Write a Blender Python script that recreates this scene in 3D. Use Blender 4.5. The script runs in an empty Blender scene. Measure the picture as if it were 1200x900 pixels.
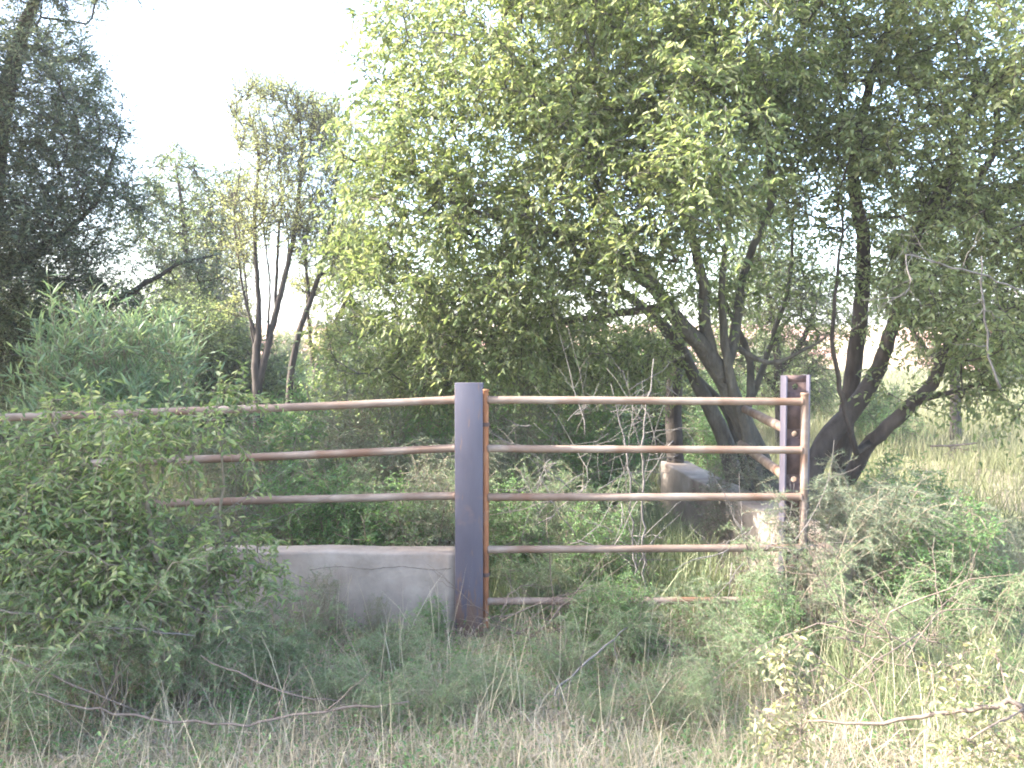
import bpy, math, random
import numpy as np
from mathutils import Vector

# ---------------------------------------------------------------- camera, light, exposure
scene = bpy.context.scene
R = math.radians
CAM_Z = 1.7
PITCH = R(2.29)
cam_d = bpy.data.cameras.new('camera'); cam = bpy.data.objects.new('camera', cam_d)
scene.collection.objects.link(cam); scene.camera = cam
cam.location = (0, 0, CAM_Z); cam.rotation_euler = (math.pi/2 - PITCH, 0, 0)
cam_d.sensor_width = 36; cam_d.lens = 30; cam_d.clip_start = 0.05; cam_d.clip_end = 3000
SUN_EL, SUN_AZ = 36.0, -93.0            # azimuth clockwise from +Y (view direction)
world = bpy.data.worlds.new('World'); scene.world = world; world.use_nodes = True
wn = world.node_tree; bg = wn.nodes['Background']
sky = wn.nodes.new('ShaderNodeTexSky'); sky.sky_type = 'NISHITA'; sky.sun_disc = False
sky.sun_elevation = R(SUN_EL); sky.sun_rotation = R(SUN_AZ)
sky.air_density = .95; sky.dust_density = 3.0; sky.ozone_density = 1.0
wn.links.new(sky.outputs[0], bg.inputs[0]); bg.inputs[1].default_value = 0.15
sl = bpy.data.lights.new('sun', 'SUN'); sl.energy = 3.0; sl.angle = R(0.6); sl.color = (1, .94, .84)
so = bpy.data.objects.new('sun', sl); scene.collection.objects.link(so)
sdir = Vector((math.sin(R(SUN_AZ))*math.cos(R(SUN_EL)), math.cos(R(SUN_AZ))*math.cos(R(SUN_EL)), math.sin(R(SUN_EL))))
so.rotation_euler = sdir.to_track_quat('Z', 'Y').to_euler(); so.location = (0, 0, 20)
scene.view_settings.view_transform = 'Standard'; scene.view_settings.look = 'None'
scene.view_settings.exposure = 3.24; scene.view_settings.gamma = 1
scene.view_settings.use_curve_mapping = False
scene.render.engine = 'CYCLES'
cy = scene.cycles
cy.max_bounces = 6; cy.diffuse_bounces = 4; cy.glossy_bounces = 2; cy.transmission_bounces = 4
cy.use_denoising = True; cy.filter_width = 1.9

rng = np.random.default_rng(7); random.seed(7)
FWD = np.array([0, math.cos(PITCH), -math.sin(PITCH)]); UP = np.array([0, math.sin(PITCH), math.cos(PITCH)])
def at(px, py, Y):
    """a point seen at photo pixel (px,py) at the real distance Y along the view"""
    d = FWD + UP*(450-py)/1000.0 + np.array([(px-600)/1000.0, 0, 0])
    return np.array([0, 0, CAM_Z]) + d*(Y/d[1])

# ---------------------------------------------------------------- materials
def new_mat(name):
    m = bpy.data.materials.new(name); m.use_nodes = True
    nt = m.node_tree; p = nt.nodes['Principled BSDF']
    return m, nt, p
def ramp(nt, fac, stops):
    r = nt.nodes.new('ShaderNodeValToRGB'); e = r.color_ramp.elements
    e[0].position = stops[0][0]; e[0].color = (*stops[0][1], 1)
    e[1].position = stops[-1][0]; e[1].color = (*stops[-1][1], 1)
    for s, c in stops[1:-1]:
        q = e.new(s); q.color = (*c, 1)
    nt.links.new(fac, r.inputs[0]); return r.outputs[0]
def leaf_mat(name, cols, trans=.42, rough=.45, boost=1.5):
    m, nt, p = new_mat(name)
    g = nt.nodes.new('ShaderNodeNewGeometry'); n = len(cols)
    c = ramp(nt, g.outputs['Random Per Island'], [(i/(n-1), cc) for i, cc in enumerate(cols)])
    p.inputs['Roughness'].default_value = rough
    p.inputs['Specular IOR Level'].default_value = .35
    nt.links.new(c, p.inputs['Base Color'])
    t = nt.nodes.new('ShaderNodeBsdfTranslucent')
    mx = nt.nodes.new('ShaderNodeMix'); mx.data_type = 'RGBA'; mx.blend_type = 'MULTIPLY'; mx.inputs[0].default_value = 1
    nt.links.new(c, mx.inputs[6]); mx.inputs[7].default_value = (boost*1.15, boost*1.1, boost*.8, 1)
    nt.links.new(mx.outputs[2], t.inputs[0])
    ms = nt.nodes.new('ShaderNodeMixShader'); ms.inputs[0].default_value = trans
    nt.links.new(p.outputs[0], ms.inputs[1]); nt.links.new(t.outputs[0], ms.inputs[2])
    nt.links.new(ms.outputs[0], nt.nodes['Material Output'].inputs[0])
    return m
def noise_mat(name, stops, scale=8, rough=.85, detail=8, bump=.3, bscale=None, stretch=(1,1,1), spec=.3, extra=None, bdist=.01):
    m, nt, p = new_mat(name)
    tc = nt.nodes.new('ShaderNodeTexCoord'); mp = nt.nodes.new('ShaderNodeMapping'); mp.inputs['Scale'].default_value = stretch
    nt.links.new(tc.outputs['Object'], mp.inputs[0])
    nz = nt.nodes.new('ShaderNodeTexNoise'); nz.inputs['Scale'].default_value = scale; nz.inputs['Detail'].default_value = detail
    nz.inputs['Roughness'].default_value = .65
    nt.links.new(mp.outputs[0], nz.inputs[0])
    c = ramp(nt, nz.outputs[0], stops)
    if extra:                                # second, larger patches of another colour
        col, esc, lo, hi = extra
        n2 = nt.nodes.new('ShaderNodeTexNoise'); n2.inputs['Scale'].default_value = esc; n2.inputs['Detail'].default_value = 6
        nt.links.new(tc.outputs['Object'], n2.inputs[0])
        mr = nt.nodes.new('ShaderNodeMapRange'); mr.inputs[1].default_value = lo; mr.inputs[2].default_value = hi
        nt.links.new(n2.outputs[0], mr.inputs[0])
        mx = nt.nodes.new('ShaderNodeMix'); mx.data_type = 'RGBA'
        nt.links.new(mr.outputs[0], mx.inputs[0]); nt.links.new(c, mx.inputs[6]); mx.inputs[7].default_value = (*col, 1)
        c = mx.outputs[2]
    nt.links.new(c, p.inputs['Base Color'])
    p.inputs['Roughness'].default_value = rough; p.inputs['Specular IOR Level'].default_value = spec
    b = nt.nodes.new('ShaderNodeBump'); b.inputs['Strength'].default_value = bump; b.inputs['Distance'].default_value = bdist
    n3 = nt.nodes.new('ShaderNodeTexNoise'); n3.inputs['Scale'].default_value = bscale or scale*3; n3.inputs['Detail'].default_value = 8
    nt.links.new(mp.outputs[0], n3.inputs[0]); nt.links.new(n3.outputs[0], b.inputs['Height']); nt.links.new(b.outputs[0], p.inputs['Normal'])
    return m

M = {}
M['leaf_main'] = leaf_mat('leaf_main', [(0.099,0.135,0.057),(0.131,0.175,0.071),(0.162,0.210,0.081),(0.198,0.235,0.114),(0.270,0.285,0.162)], .47)
M['leaf_right'] = leaf_mat('leaf_right', [(.12,.155,.07),(.155,.195,.085),(.19,.23,.10),(.26,.27,.15)], .46)
M['leaf_dark'] = leaf_mat('leaf_dark', [(.08,.115,.085),(.11,.145,.10),(.14,.17,.11),(.17,.185,.115)], .45, boost=1.3)
M['leaf_slender'] = leaf_mat('leaf_slender', [(.15,.18,.09),(.20,.235,.10),(.25,.28,.12),(.29,.29,.17)], .5)
M['leaf_far'] = leaf_mat('leaf_far', [(0.090,0.130,0.062),(0.126,0.170,0.076),(0.171,0.210,0.100)], .45)
M['leaf_bush'] = leaf_mat('leaf_bush', [(.085,.14,.055),(.125,.185,.07),(.175,.235,.095),(.30,.32,.18)], .45)
M['leaf_pale'] = leaf_mat('leaf_pale', [(.11,.135,.06),(.17,.185,.085),(.25,.245,.14),(.30,.28,.18)], .35, boost=1.2)
M['leaf_willow'] = leaf_mat('leaf_willow', [(.10,.165,.09),(.14,.21,.12),(.20,.26,.15)], .4, boost=1.2)
M['leaf_fern'] = leaf_mat('leaf_fern', [(.09,.15,.07),(.125,.20,.09),(.175,.24,.12),(.26,.29,.19)], .3, boost=1.2)
M['leaf_weed'] = leaf_mat('leaf_weed', [(0.079,0.150,0.065),(0.106,0.190,0.075),(0.141,0.240,0.080)], .4)
M['leaf_grey'] = leaf_mat('leaf_grey', [(.085,.12,.075),(.12,.16,.10),(.17,.20,.135),(.21,.22,.17)], .38, boost=1.2)
M['straw'] = leaf_mat('straw', [(.29,.245,.18),(.39,.33,.245),(.50,.44,.33),(.34,.30,.25)], .25, .7, boost=1)
M['grass'] = leaf_mat('grass', [(0.108,0.145,0.071),(0.153,0.190,0.090),(0.225,0.250,0.133),(0.306,0.310,0.199)], .35, .6, boost=1.2)
M['grass_far'] = leaf_mat('grass_far', [(.10,.12,.055),(.13,.145,.07),(.17,.17,.10),(.21,.195,.13)], .35, .7, boost=1.1)
M['bark'] = noise_mat('bark', [(.3,(.05,.045,.038)),(.5,(.085,.078,.065)),(.7,(.14,.13,.11))], 14, .9, bump=.9, stretch=(1,1,.35), bdist=.02)
M['bark_dark'] = noise_mat('bark_dark', [(.3,(.03,.025,.022)),(.7,(.085,.07,.06))], 12, .9, bump=.8, stretch=(1,1,.35))
M['stem'] = noise_mat('stem', [(.3,(.12,.10,.07)),(.7,(.24,.20,.15))], 30, .8, bump=.2)
M['dead'] = noise_mat('dead', [(.3,(.08,.07,.062)),(.5,(.14,.125,.115)),(.75,(.22,.20,.185))], 30, .85, bump=.4)
M['dead_brown'] = noise_mat('dead_brown', [(.3,(.08,.06,.05)),(.7,(.20,.155,.125))], 30, .85, bump=.4)
M['pipe'] = noise_mat('pipe', [(.3,(.12,.078,.057)),(.5,(.185,.138,.11)),(.72,(.26,.215,.18))], 9, .7, bump=.25, stretch=(.35,1,1), extra=((.13,.068,.042),2.6,.50,.68), bscale=80, bdist=.003)
M['rust'] = noise_mat('rust', [(.3,(.13,.05,.025)),(.5,(.27,.11,.05)),(.75,(.40,.21,.12))], 11, .8, bump=.4, stretch=(1,1,.3), extra=((.10,.05,.04),5,.55,.8), bscale=90, bdist=.003)
M['post'] = noise_mat('post', [(.28,(.05,.044,.062)),(.5,(.066,.06,.08)),(.75,(.095,.088,.11))], 5, .5, bump=.2, stretch=(1,1,.25), extra=((.12,.08,.075),7,.60,.78), bscale=60, bdist=.003, spec=.4)
pm = M['post'].node_tree; pp = pm.nodes['Principled BSDF']; src_c = pp.inputs['Base Color'].links[0].from_socket
tcn = pm.nodes.new('ShaderNodeTexCoord'); sx = pm.nodes.new('ShaderNodeSeparateXYZ'); pm.links.new(tcn.outputs['Object'], sx.inputs[0])
nz2 = pm.nodes.new('ShaderNodeTexNoise'); nz2.inputs['Scale'].default_value = 30; nz2.inputs['Detail'].default_value = 8; nz2.inputs['Roughness'].default_value = .7
mpp = pm.nodes.new('ShaderNodeMapping'); mpp.inputs['Scale'].default_value = (1.6, 1.6, .22); pm.links.new(tcn.outputs['Object'], mpp.inputs[0]); pm.links.new(mpp.outputs[0], nz2.inputs[0])
mr1 = pm.nodes.new('ShaderNodeMapRange'); mr1.inputs[1].default_value = .45; mr1.inputs[2].default_value = -.02; mr1.inputs[3].default_value = .0; mr1.inputs[4].default_value = .28; pm.links.new(sx.outputs[2], mr1.inputs[0])
ad = pm.nodes.new('ShaderNodeMath'); ad.operation = 'ADD'; pm.links.new(nz2.outputs[0], ad.inputs[0]); pm.links.new(mr1.outputs[0], ad.inputs[1])
mr2 = pm.nodes.new('ShaderNodeMapRange'); mr2.inputs[1].default_value = .60; mr2.inputs[2].default_value = .70; pm.links.new(ad.outputs[0], mr2.inputs[0])
mxp = pm.nodes.new('ShaderNodeMix'); mxp.data_type = 'RGBA'; mxp.inputs[7].default_value = (.12, .075, .06, 1)
pm.links.new(mr2.outputs[0], mxp.inputs[0]); pm.links.new(src_c, mxp.inputs[6]); pm.links.new(mxp.outputs[2], pp.inputs['Base Color'])
M['web'] = noise_mat('web', [(.3,(.05,.03,.028)),(.7,(.13,.085,.075))], 12, .8, bump=.3, bdist=.003)
M['hole'] = noise_mat('hole', [(.3,(.16,.09,.06)),(.7,(.22,.13,.09))], 20, .9)
M['concrete'] = noise_mat('concrete', [(.25,(.16,.13,.108)),(.45,(.235,.20,.17)),(.6,(.29,.25,.215)),(.8,(.36,.32,.28))], 3.5, .95, bump=.35, bscale=45, extra=((.165,.118,.097),2.1,.5,.75), bdist=.008)
M['crack'] = noise_mat('crack', [(.3,(.02,.018,.016)),(.7,(.04,.035,.03))], 20, 1)
M['soil'] = noise_mat('soil', [(.3,(.09,.075,.055)),(.5,(.15,.125,.09)),(.7,(.20,.175,.12))], 6, 1, bump=.8, extra=((.20,.21,.09),.35,.45,.6), bdist=.03)
M['red'] = noise_mat('red', [(.3,(.26,.13,.09)),(.6,(.36,.20,.15)),(.8,(.42,.30,.20))], .12, 1, bump=.2, extra=((.30,.27,.14),.06,.5,.62))

# ---------------------------------------------------------------- mesh helpers
def mesh_from(name, V, loops, counts, mat, parent=None, smooth=False, link=True, mats=None, mat_idx=None):
    me = bpy.data.meshes.new(name)
    V = np.ascontiguousarray(V, dtype=np.float32); loops = np.ascontiguousarray(loops, dtype=np.int32)
    counts = np.ascontiguousarray(counts, dtype=np.int32)
    me.vertices.add(len(V)); me.vertices.foreach_set('co', V.ravel())
    me.loops.add(len(loops)); me.loops.foreach_set('vertex_index', loops)
    me.polygons.add(len(counts))
    st = np.zeros(len(counts), np.int32); st[1:] = np.cumsum(counts)[:-1]
    me.polygons.foreach_set('loop_start', st); me.polygons.foreach_set('loop_total', counts)
    if smooth: me.polygons.foreach_set('use_smooth', np.ones(len(counts), bool))
    for mm in (mats or [mat]): me.materials.append(mm)
    if mat_idx is not None: me.polygons.foreach_set('material_index', np.ascontiguousarray(mat_idx, dtype=np.int32))
    me.update(calc_edges=True)
    o = bpy.data.objects.new(name, me)
    if link: scene.collection.objects.link(o)
    if parent is not None: o.parent = parent
    return o
class Buf:
    """collects faces; build() links them as one mesh object"""
    def __init__(s): s.V = []; s.L = []; s.C = []; s.n = 0
    def add(s, V, faces_or_loops, counts=None):
        V = np.asarray(V, float).reshape(-1, 3)
        if counts is None:
            L = np.array([i for f in faces_or_loops for i in f], int); counts = np.array([len(f) for f in faces_or_loops], int)
        else: L = faces_or_loops
        s.V.append(V); s.L.append(L + s.n); s.C.append(counts); s.n += len(V)
    def build(s, name, mat, parent=None, origin=None, smooth=False):
        V = np.concatenate(s.V)
        if origin is not None: V = V - np.asarray(origin)
        return mesh_from(name, V, np.concatenate(s.L), np.concatenate(s.C), mat, parent, smooth)
def unit(a): return a/np.maximum(np.linalg.norm(a, axis=-1, keepdims=True), 1e-9)
def tubes(buf, P, Rr, k=6, cap=True):
    """P (M,n,3) centre lines, Rr (M,n) radii -> M tubes of k sides"""
    P = np.asarray(P, float); Rr = np.asarray(Rr, float); Mn, n, _ = P.shape
    T = np.empty_like(P); T[:, 1:-1] = P[:, 2:]-P[:, :-2]; T[:, 0] = P[:, 1]-P[:, 0]; T[:, -1] = P[:, -1]-P[:, -2]
    T = unit(T); mean = unit(P[:, -1]-P[:, 0])
    ref = np.where(np.abs(mean[:, 2:3]) > .8, np.array([[1., 0.13, 0]]), np.array([[0.07, 0.05, 1.]]))
    U = unit(np.cross(T, ref[:, None, :])); W = np.cross(T, U)
    a = np.arange(k)*2*math.pi/k
    V = P[:, :, None, :] + Rr[:, :, None, None]*(np.cos(a)[None, None, :, None]*U[:, :, None, :] + np.sin(a)[None, None, :, None]*W[:, :, None, :])
    idx = np.arange(Mn*n*k).reshape(Mn, n, k)
    A = idx[:, :-1, :]; B = idx[:, 1:, :]
    q = np.stack([A, np.roll(A, -1, 2), np.roll(B, -1, 2), B], -1).reshape(-1)
    cnt = np.full(len(q)//4, 4)
    if cap and k > 3:
        c1 = idx[:, -1, :].reshape(-1); c0 = idx[:, 0, ::-1].reshape(-1)
        q = np.concatenate([q, c1, c0]); cnt = np.concatenate([cnt, np.full(2*Mn, k)])
    buf.add(V, q, cnt)
def smooth_line(pts, spacing=.1, jitter=0.0, rad=None):
    """Catmull-Rom through pts"""
    P = np.array(pts, float); P = np.vstack([2*P[0]-P[1], P, 2*P[-1]-P[-2]]); out = []; ro = []
    for i in range(1, len(P)-2):
        L = np.linalg.norm(P[i+1]-P[i]); m = max(2, int(math.ceil(L/spacing)))
        for j in range(m):
            t = j/m
            out.append(.5*((2*P[i]) + (-P[i-1]+P[i+1])*t + (2*P[i-1]-5*P[i]+4*P[i+1]-P[i+2])*t*t + (-P[i-1]+3*P[i]-3*P[i+1]+P[i+2])*t**3))
            if rad is not None: ro.append(rad[i-1]*(1-t)+rad[i]*t)
    out.append(P[-2])
    if rad is not None: ro.append(rad[-1])
    out = np.array(out)
    if jitter: out[1:-1] += rng.normal(0, jitter, (len(out)-2, 3))
    return (out, np.array(ro)) if rad is not None else out

def tmpl(kind):
    if kind == 'leaf':      # pointed oval leaf folded along its midrib
        V = [(0,0,0),(.3,.5,.10),(.7,.36,.06),(1,0,-.10),(.7,-.36,.06),(.3,-.5,.10)]
        F = [(0,3,2,1),(0,5,4,3)]
    elif kind == 'lance':   # long narrow leaf, drooping tip
        V = [(0,0,0),(.35,.5,.0),(.75,.35,-.06),(1,0,-.2),(.75,-.35,-.06),(.35,-.5,.0)]
        F = [(0,5,1),(1,5,4,2),(2,4,3)]
    elif kind == 'diamond':
        V = [(0,0,0),(.45,.5,.05),(1,0,0),(.45,-.5,.05)]; F = [(0,3,2,1)]
    elif kind == 'needle':
        V = [(0,.5,0),(1,0,0),(0,-.5,0)]; F = [(0,2,1)]
    return np.array(V, float), F
def leaves(buf, P, D, N, L, W, kind='leaf'):
    tv, tf = tmpl(kind); D = unit(D); S = unit(np.cross(N, D)); N = np.cross(D, S)
    V = P[:, None, :] + L[:, None, None]*(tv[None, :, 0:1]*D[:, None, :] + tv[None, :, 2:3]*N[:, None, :]) + W[:, None, None]*tv[None, :, 1:2]*S[:, None, :]
    nv = len(tv); off = (np.arange(len(P))*nv)[:, None]
    fl = np.array([i for f in tf for i in f]); cn = np.array([len(f) for f in tf])
    buf.add(V, (off+fl[None]).ravel(), np.tile(cn, len(P)))

def tag(o, label=None, cat=None, group=None, kind=None):
    if label: o['label'] = label
    if cat: o['category'] = cat
    if group: o['group'] = group
    if kind: o['kind'] = kind
    return o
def empty(name, loc):
    o = bpy.data.objects.new(name, None); scene.collection.objects.link(o); o.location = [float(c) for c in loc]; return o
def copy_tree(o, loc, rz=0, sc=1.0, label=None, group=None):
    c = o.copy(); scene.collection.objects.link(c); c.location = [float(v) for v in loc]
    c.rotation_euler = (0, 0, rz); c.scale = (sc, sc, sc) if not isinstance(sc, tuple) else sc
    for ch in list(o.children):
        d = ch.copy(); scene.collection.objects.link(d); d.parent = c
    if label: c['label'] = label
    if group: c['group'] = group
    return c

# ---------------------------------------------------------------- plant growth
def pts_in(ells, spacing, noise=.35, clear=()):
    """scatter growth points inside image-placed ellipsoids (px, py, Y, rx_px, ry_px, depth radius)"""
    out = []
    for e in ells:
        px, py, Y, rx, ry, rd = e[:6]; dens = e[6] if len(e) > 6 else 1.0
        c = at(px, py, Y); a, b = rx*Y/1000, ry*Y/1000
        n = int(dens*2.2*4.19*a*b*rd/spacing**3)+1
        v = rng.normal(size=(n, 3)); v = unit(v)*(rng.random((n, 1))**(1/2.4))
        out.append(c + v*np.array([a, rd, b]))
    P = np.concatenate(out); rng.shuffle(P)
    f = np.sin(P[:, 0]*3.1+P[:, 2]*2.3+1)*np.sin(P[:, 2]*3.7-P[:, 1]*2.1)+np.sin(P[:, 1]*4.3+P[:, 0]*1.7)*.5
    P = P[f > -1.0+noise]
    keep = []
    for p in P:                                   # thin to an even spacing
        if keep:
            K = np.array(keep); 
            if ((K-p)**2).sum(1).min() < (spacing*.70)**2: continue
        keep.append(p)
    P = np.array(keep); return P[P[:, 2] > .05]
def grow(name, base, limbs, ells, spacing, mats, leaf, twigs=4, lpt=14, twig_len=(.2,.42), droop=.35, tip_r=.0035,
         noise=.35, limb_j=.005, kind='leaf', hang=.35, up=0.0, names=('trunk','crown'), step=.12, twig_r=.0022, power=2.35, wild=.8):
    """limbs: lists of (px,py,Y,r); ells: crown volumes; leaf: (length,width). returns Empty with trunk and crown"""
    root = empty(name, base); base = np.asarray(base, float)
    pos = []; par = []; hr = []; chains = []
    for li in limbs:
        P, rr = smooth_line([at(*q[:3]) for q in li], step, limb_j, [q[3] for q in li])
        s = -1
        if pos:
            K = np.array(pos); d = ((K-P[0])**2).sum(1); j = int(d.argmin())
            if d[j] < .35**2: s = j
        ids = []
        for i, p in enumerate(P):
            pos.append(p); par.append(s if i == 0 else len(pos)-2); hr.append(rr[i]); ids.append(len(pos)-1)
        chains.append(([s] if s >= 0 else [])+ids)
    nh = len(pos)
    A = pts_in(ells, spacing, noise)
    K0 = np.array(pos); dist0 = np.array([((K0-a)**2).sum(1).min() for a in A]); A = A[np.argsort(dist0)]
    cap = nh+len(A)*30; K = np.zeros((cap, 3)); K[:nh] = K0; n = nh
    par = par+[0]*(cap-nh)
    for a in A:
        dv = K[:n]-a; d = np.sqrt((dv**2).sum(1)); sc = d*(1+.35*(dv[:, 2] > 0))
        j = int(sc.argmin()); L = d[j]
        if L < .04: continue
        p0 = K[j].copy(); pd = unit(p0-K[par[j]]) if par[j] >= 0 else np.array([0, 0, 1.])
        c = p0+pd*L*.35+np.array([0, 0, .10*L]); m = min(28, max(2, int(L/step)))
        ids = [j]
        for i in range(1, m+1):
            t = i/m; q = (1-t)**2*p0+2*t*(1-t)*c+t*t*a
            if i < m: q = q+rng.normal(0, .012, 3)
            K[n] = q; par[n] = ids[-1]; ids.append(n); n += 1
        chains.append(ids)
    K = K[:n]; par = np.array(par[:n]); acc = np.zeros(n)
    for i in range(n-1, -1, -1):
        acc[i] = max(acc[i], tip_r**power)
        if par[i] >= 0: acc[par[i]] += acc[i]
    r = acc**(1/power); r[:nh] = hr
    for i in range(nh, n):
        r[i] = min(r[i], r[par[i]]*.85 if par[i] < nh else r[par[i]])
    wood = Buf()
    for ids in chains:
        rr = r[ids].copy()
        if len(ids) > 1 and rr[0] > rr[1]*1.6 : rr[0] = rr[1]*1.3
        if len(ids) < 2: continue
        tubes(wood, K[ids][None], rr[None], 9 if rr.max() > .04 else (5 if rr.max() > .012 else 4))
    # twigs on thin grown wood
    cand = np.arange(nh, n); cand = cand[r[cand] < .022]
    S = np.repeat(cand, twigs); m = len(S)
    pd = unit(K[S]-K[par[S]])
    D = unit(rng.normal(size=(m, 3))*wild + pd*.7 + np.array([0, 0, up]))
    TL = rng.uniform(*twig_len, m)
    P0 = K[S] + (K[par[S]]-K[S])*rng.random((m, 1))
    t = np.linspace(0, 1, 4)[None, :, None]
    dr = droop*rng.uniform(.4, 1.5, m)
    def along(t): return P0[:, None]+D[:, None]*TL[:, None, None]*t + np.array([0, 0, -1.])*(dr*TL)[:, None, None]*t*t
    TP = along(t); TP[:, 1:3] += rng.normal(0, .006, (m, 2, 3))
    tubes(wood, TP, np.tile(np.array([1, .85, .7, .4])*twig_r, (m, 1)), 3)
    # leaves along the twigs
    lt = ((np.arange(lpt)+.7)/lpt)[None, :, None]; lt = np.repeat(lt, m, 0)+rng.normal(0, .02, (m, lpt, 1))
    LP = along(lt); TD = unit(D[:, None]+np.array([0, 0, -2.])*dr[:, None, None]*lt)
    side = unit(np.cross(D, np.array([0, 0, 1.])+rng.normal(0, .3, (m, 3))))[:, None]*np.where(np.arange(lpt) % 2 == 0, 1, -1)[None, :, None]
    LD = unit(TD*.55+side*.8+np.array([0, 0, -hang])+rng.normal(0, .35, (m, lpt, 3)))
    NN = unit(np.array([0, 0, 1.])+rng.normal(0, .75, (m, lpt, 3)))
    q = m*lpt; keep = rng.random(q) < .9; sz = rng.uniform(.6, 1.2, q)
    f = Buf(); leaves(f, LP.reshape(-1, 3)[keep], LD.reshape(-1, 3)[keep], NN.reshape(-1, 3)[keep], (leaf[0]*sz)[keep], (leaf[1]*sz*rng.uniform(.8, 1.15, q))[keep], kind)
    wood.build(names[0], M[mats[0]], root, base, True)
    f.build(names[1], M[mats[1]], root, base)
    print(name, 'leaves', int(keep.sum()), 'nodes', n, 'attractors', len(A))
    return root

# ---------------------------------------------------------------- ground
def height(x, y):
    h = .05*np.sin(x*1.3+.7)*np.sin(y*1.1)+.025*np.sin(x*3.7+y*2.3)
    h = h*np.clip((np.abs(y-5.1)-.1)/1.5, .35, 1)
    far = np.clip((y-55)/80, 0, 1); return h + 5.6*far*far*(3-2*far)
xs = np.concatenate([np.linspace(-600, -20, 24)[:-1], np.linspace(-20, 20, 161), np.linspace(20, 600, 24)[1:]])
ys = np.concatenate([np.linspace(-60, -1, 12)[:-1], np.linspace(-1, 16, 86), np.linspace(16.5, 60, 40), np.linspace(62, 1200, 50)])
X, Y_ = np.meshgrid(xs, ys); Z = height(X, np.minimum(Y_, 140))
nx, ny = len(xs), len(ys); idx = np.arange(nx*ny).reshape(ny, nx)
q = np.stack([idx[:-1, :-1], idx[:-1, 1:], idx[1:, 1:], idx[1:, :-1]], -1).reshape(-1)
cy_ = (Y_[:-1, :-1]+Y_[1:, 1:])/2
mi = (cy_ > 62).astype(int).ravel()
g = mesh_from('ground', np.stack([X, Y_, Z], -1).reshape(-1, 3), q, np.full(len(q)//4, 4), None, smooth=True, mats=[M['soil'], M['red']], mat_idx=mi)
tag(g, kind='structure')

# ---------------------------------------------------------------- steel work and concrete
def box(buf, x0, x1, y0, y1, z0, z1):
    V = [(x0,y0,z0),(x1,y0,z0),(x1,y1,z0),(x0,y1,z0),(x0,y0,z1),(x1,y0,z1),(x1,y1,z1),(x0,y1,z1)]
    buf.add(V, [(0,3,2,1),(4,5,6,7),(0,1,5,4),(1,2,6,5),(2,3,7,6),(3,0,4,7)])
def bevel(o, w, seg=2):
    b = o.modifiers.new('bevel', 'BEVEL'); b.width = w; b.segments = seg; b.limit_method = 'ANGLE'; b.angle_limit = R(40)
GY = 5.1
def gx(px, Y=GY): return (px-600)/1000*Y*1.0008
def gz(py, Y=GY): return at(600, py, Y)[2]
# centre post: upright steel beam, wide flange towards the camera
pb = np.array([gx(550), GY, 0])
post = empty('gate_post', pb)
b = Buf(); box(b, -.083, .083, -.075, -.064, -.25, gz(448)); box(b, -.083, .083, .065, .076, -.25, gz(448)-.004)
o = b.build('flange', M['post'], post); bevel(o, .003)
b = Buf(); box(b, -.005, .005, -.062, .063, -.25, gz(449)); b.build('web', M['web'], post)
tag(post, 'upright blue grey steel beam post in the middle, between gate and left rails', 'gate post', 'steel posts of the cattle pen')

# the gate
gate = empty('metal_gate', (gx(569), GY-.02, 0))
GX0 = 0.0; GXR = gx(942)-gx(569)
def hz(px, py): return gz(py)
def rail(name, p0, p1, r, mat, parent, wob=.006, n=14, k=14, org=(0,0,0), sag=0):
    Lr = float(np.linalg.norm(np.array(p1)-np.array(p0))); we = [0, .011/Lr, .014/Lr, .018/Lr]   # weld bead at each end
    t = np.array(we+list(np.linspace(.04, .96, n-2))+[1-v for v in we[::-1]])[:, None]; n = len(t); P = np.array(p0)*(1-t)+np.array(p1)*t
    RR = np.full((1, n), r)+rng.normal(0, r*.012, (1, n)); RR[0, :2] *= 1.16; RR[0, -2:] *= 1.16; RR[0, 2] *= 1.06; RR[0, -3] *= 1.06
    w = np.cumsum(rng.normal(0, wob*.4, (n, 3))*(np.minimum(t, 1-t) > .02), 0); w -= t*w[-1]; P[1:-1] += w[1:-1]
    P[:, 2] -= sag*4*(t[:, 0]*(1-t[:, 0]))
    bb = Buf(); tubes(bb, (P-np.array(org))[None], RR, k)
    return bb.build(name, mat, parent, smooth=True)
o = rail('hinge_stile', (0, 0, .03), (-.002, 0, gz(456)), .021, M['rust'], gate, .002)
for z in (gz(497), gz(672)):
    bb = Buf(); a = np.linspace(0, 2*math.pi, 17)[:-1]
    ring = [[(math.cos(t)*.024, math.sin(t)*.024, z-.012) for t in a], [(math.cos(t)*.027, math.sin(t)*.027, z) for t in a], [(math.cos(t)*.024, math.sin(t)*.024, z+.012) for t in a]]
    V = np.array(ring).reshape(-1, 3); F = [(j*16+i, j*16+(i+1) % 16, (j+1)*16+(i+1) % 16, (j+1)*16+i) for j in range(2) for i in range(16)]
    bb.add(V, F)
    box(bb, -.062, -.026, -.008, .008, z-.007, z+.007)
    bb.build('hinge_ring', M['web'], gate)
rail('latch_stile', (GXR, 0, gz(712)), (GXR, 0, gz(460)), .023, M['pipe'], gate, .001)
for (ya, yb, rr) in ((468.5, 470.5, .0235), (525, 527, .023), (582, 581.5, .0235), (643, 641, .0225), (703.5, 702, .022)):
    rail('rail', (.012, 0, gz(ya)), (GXR-.012, .0, gz(yb)), rr, M['pipe'], gate, .0015)
tag(gate, 'rusty five bar pipe gate with upright end pipes, right of the centre post', 'gate')

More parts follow.
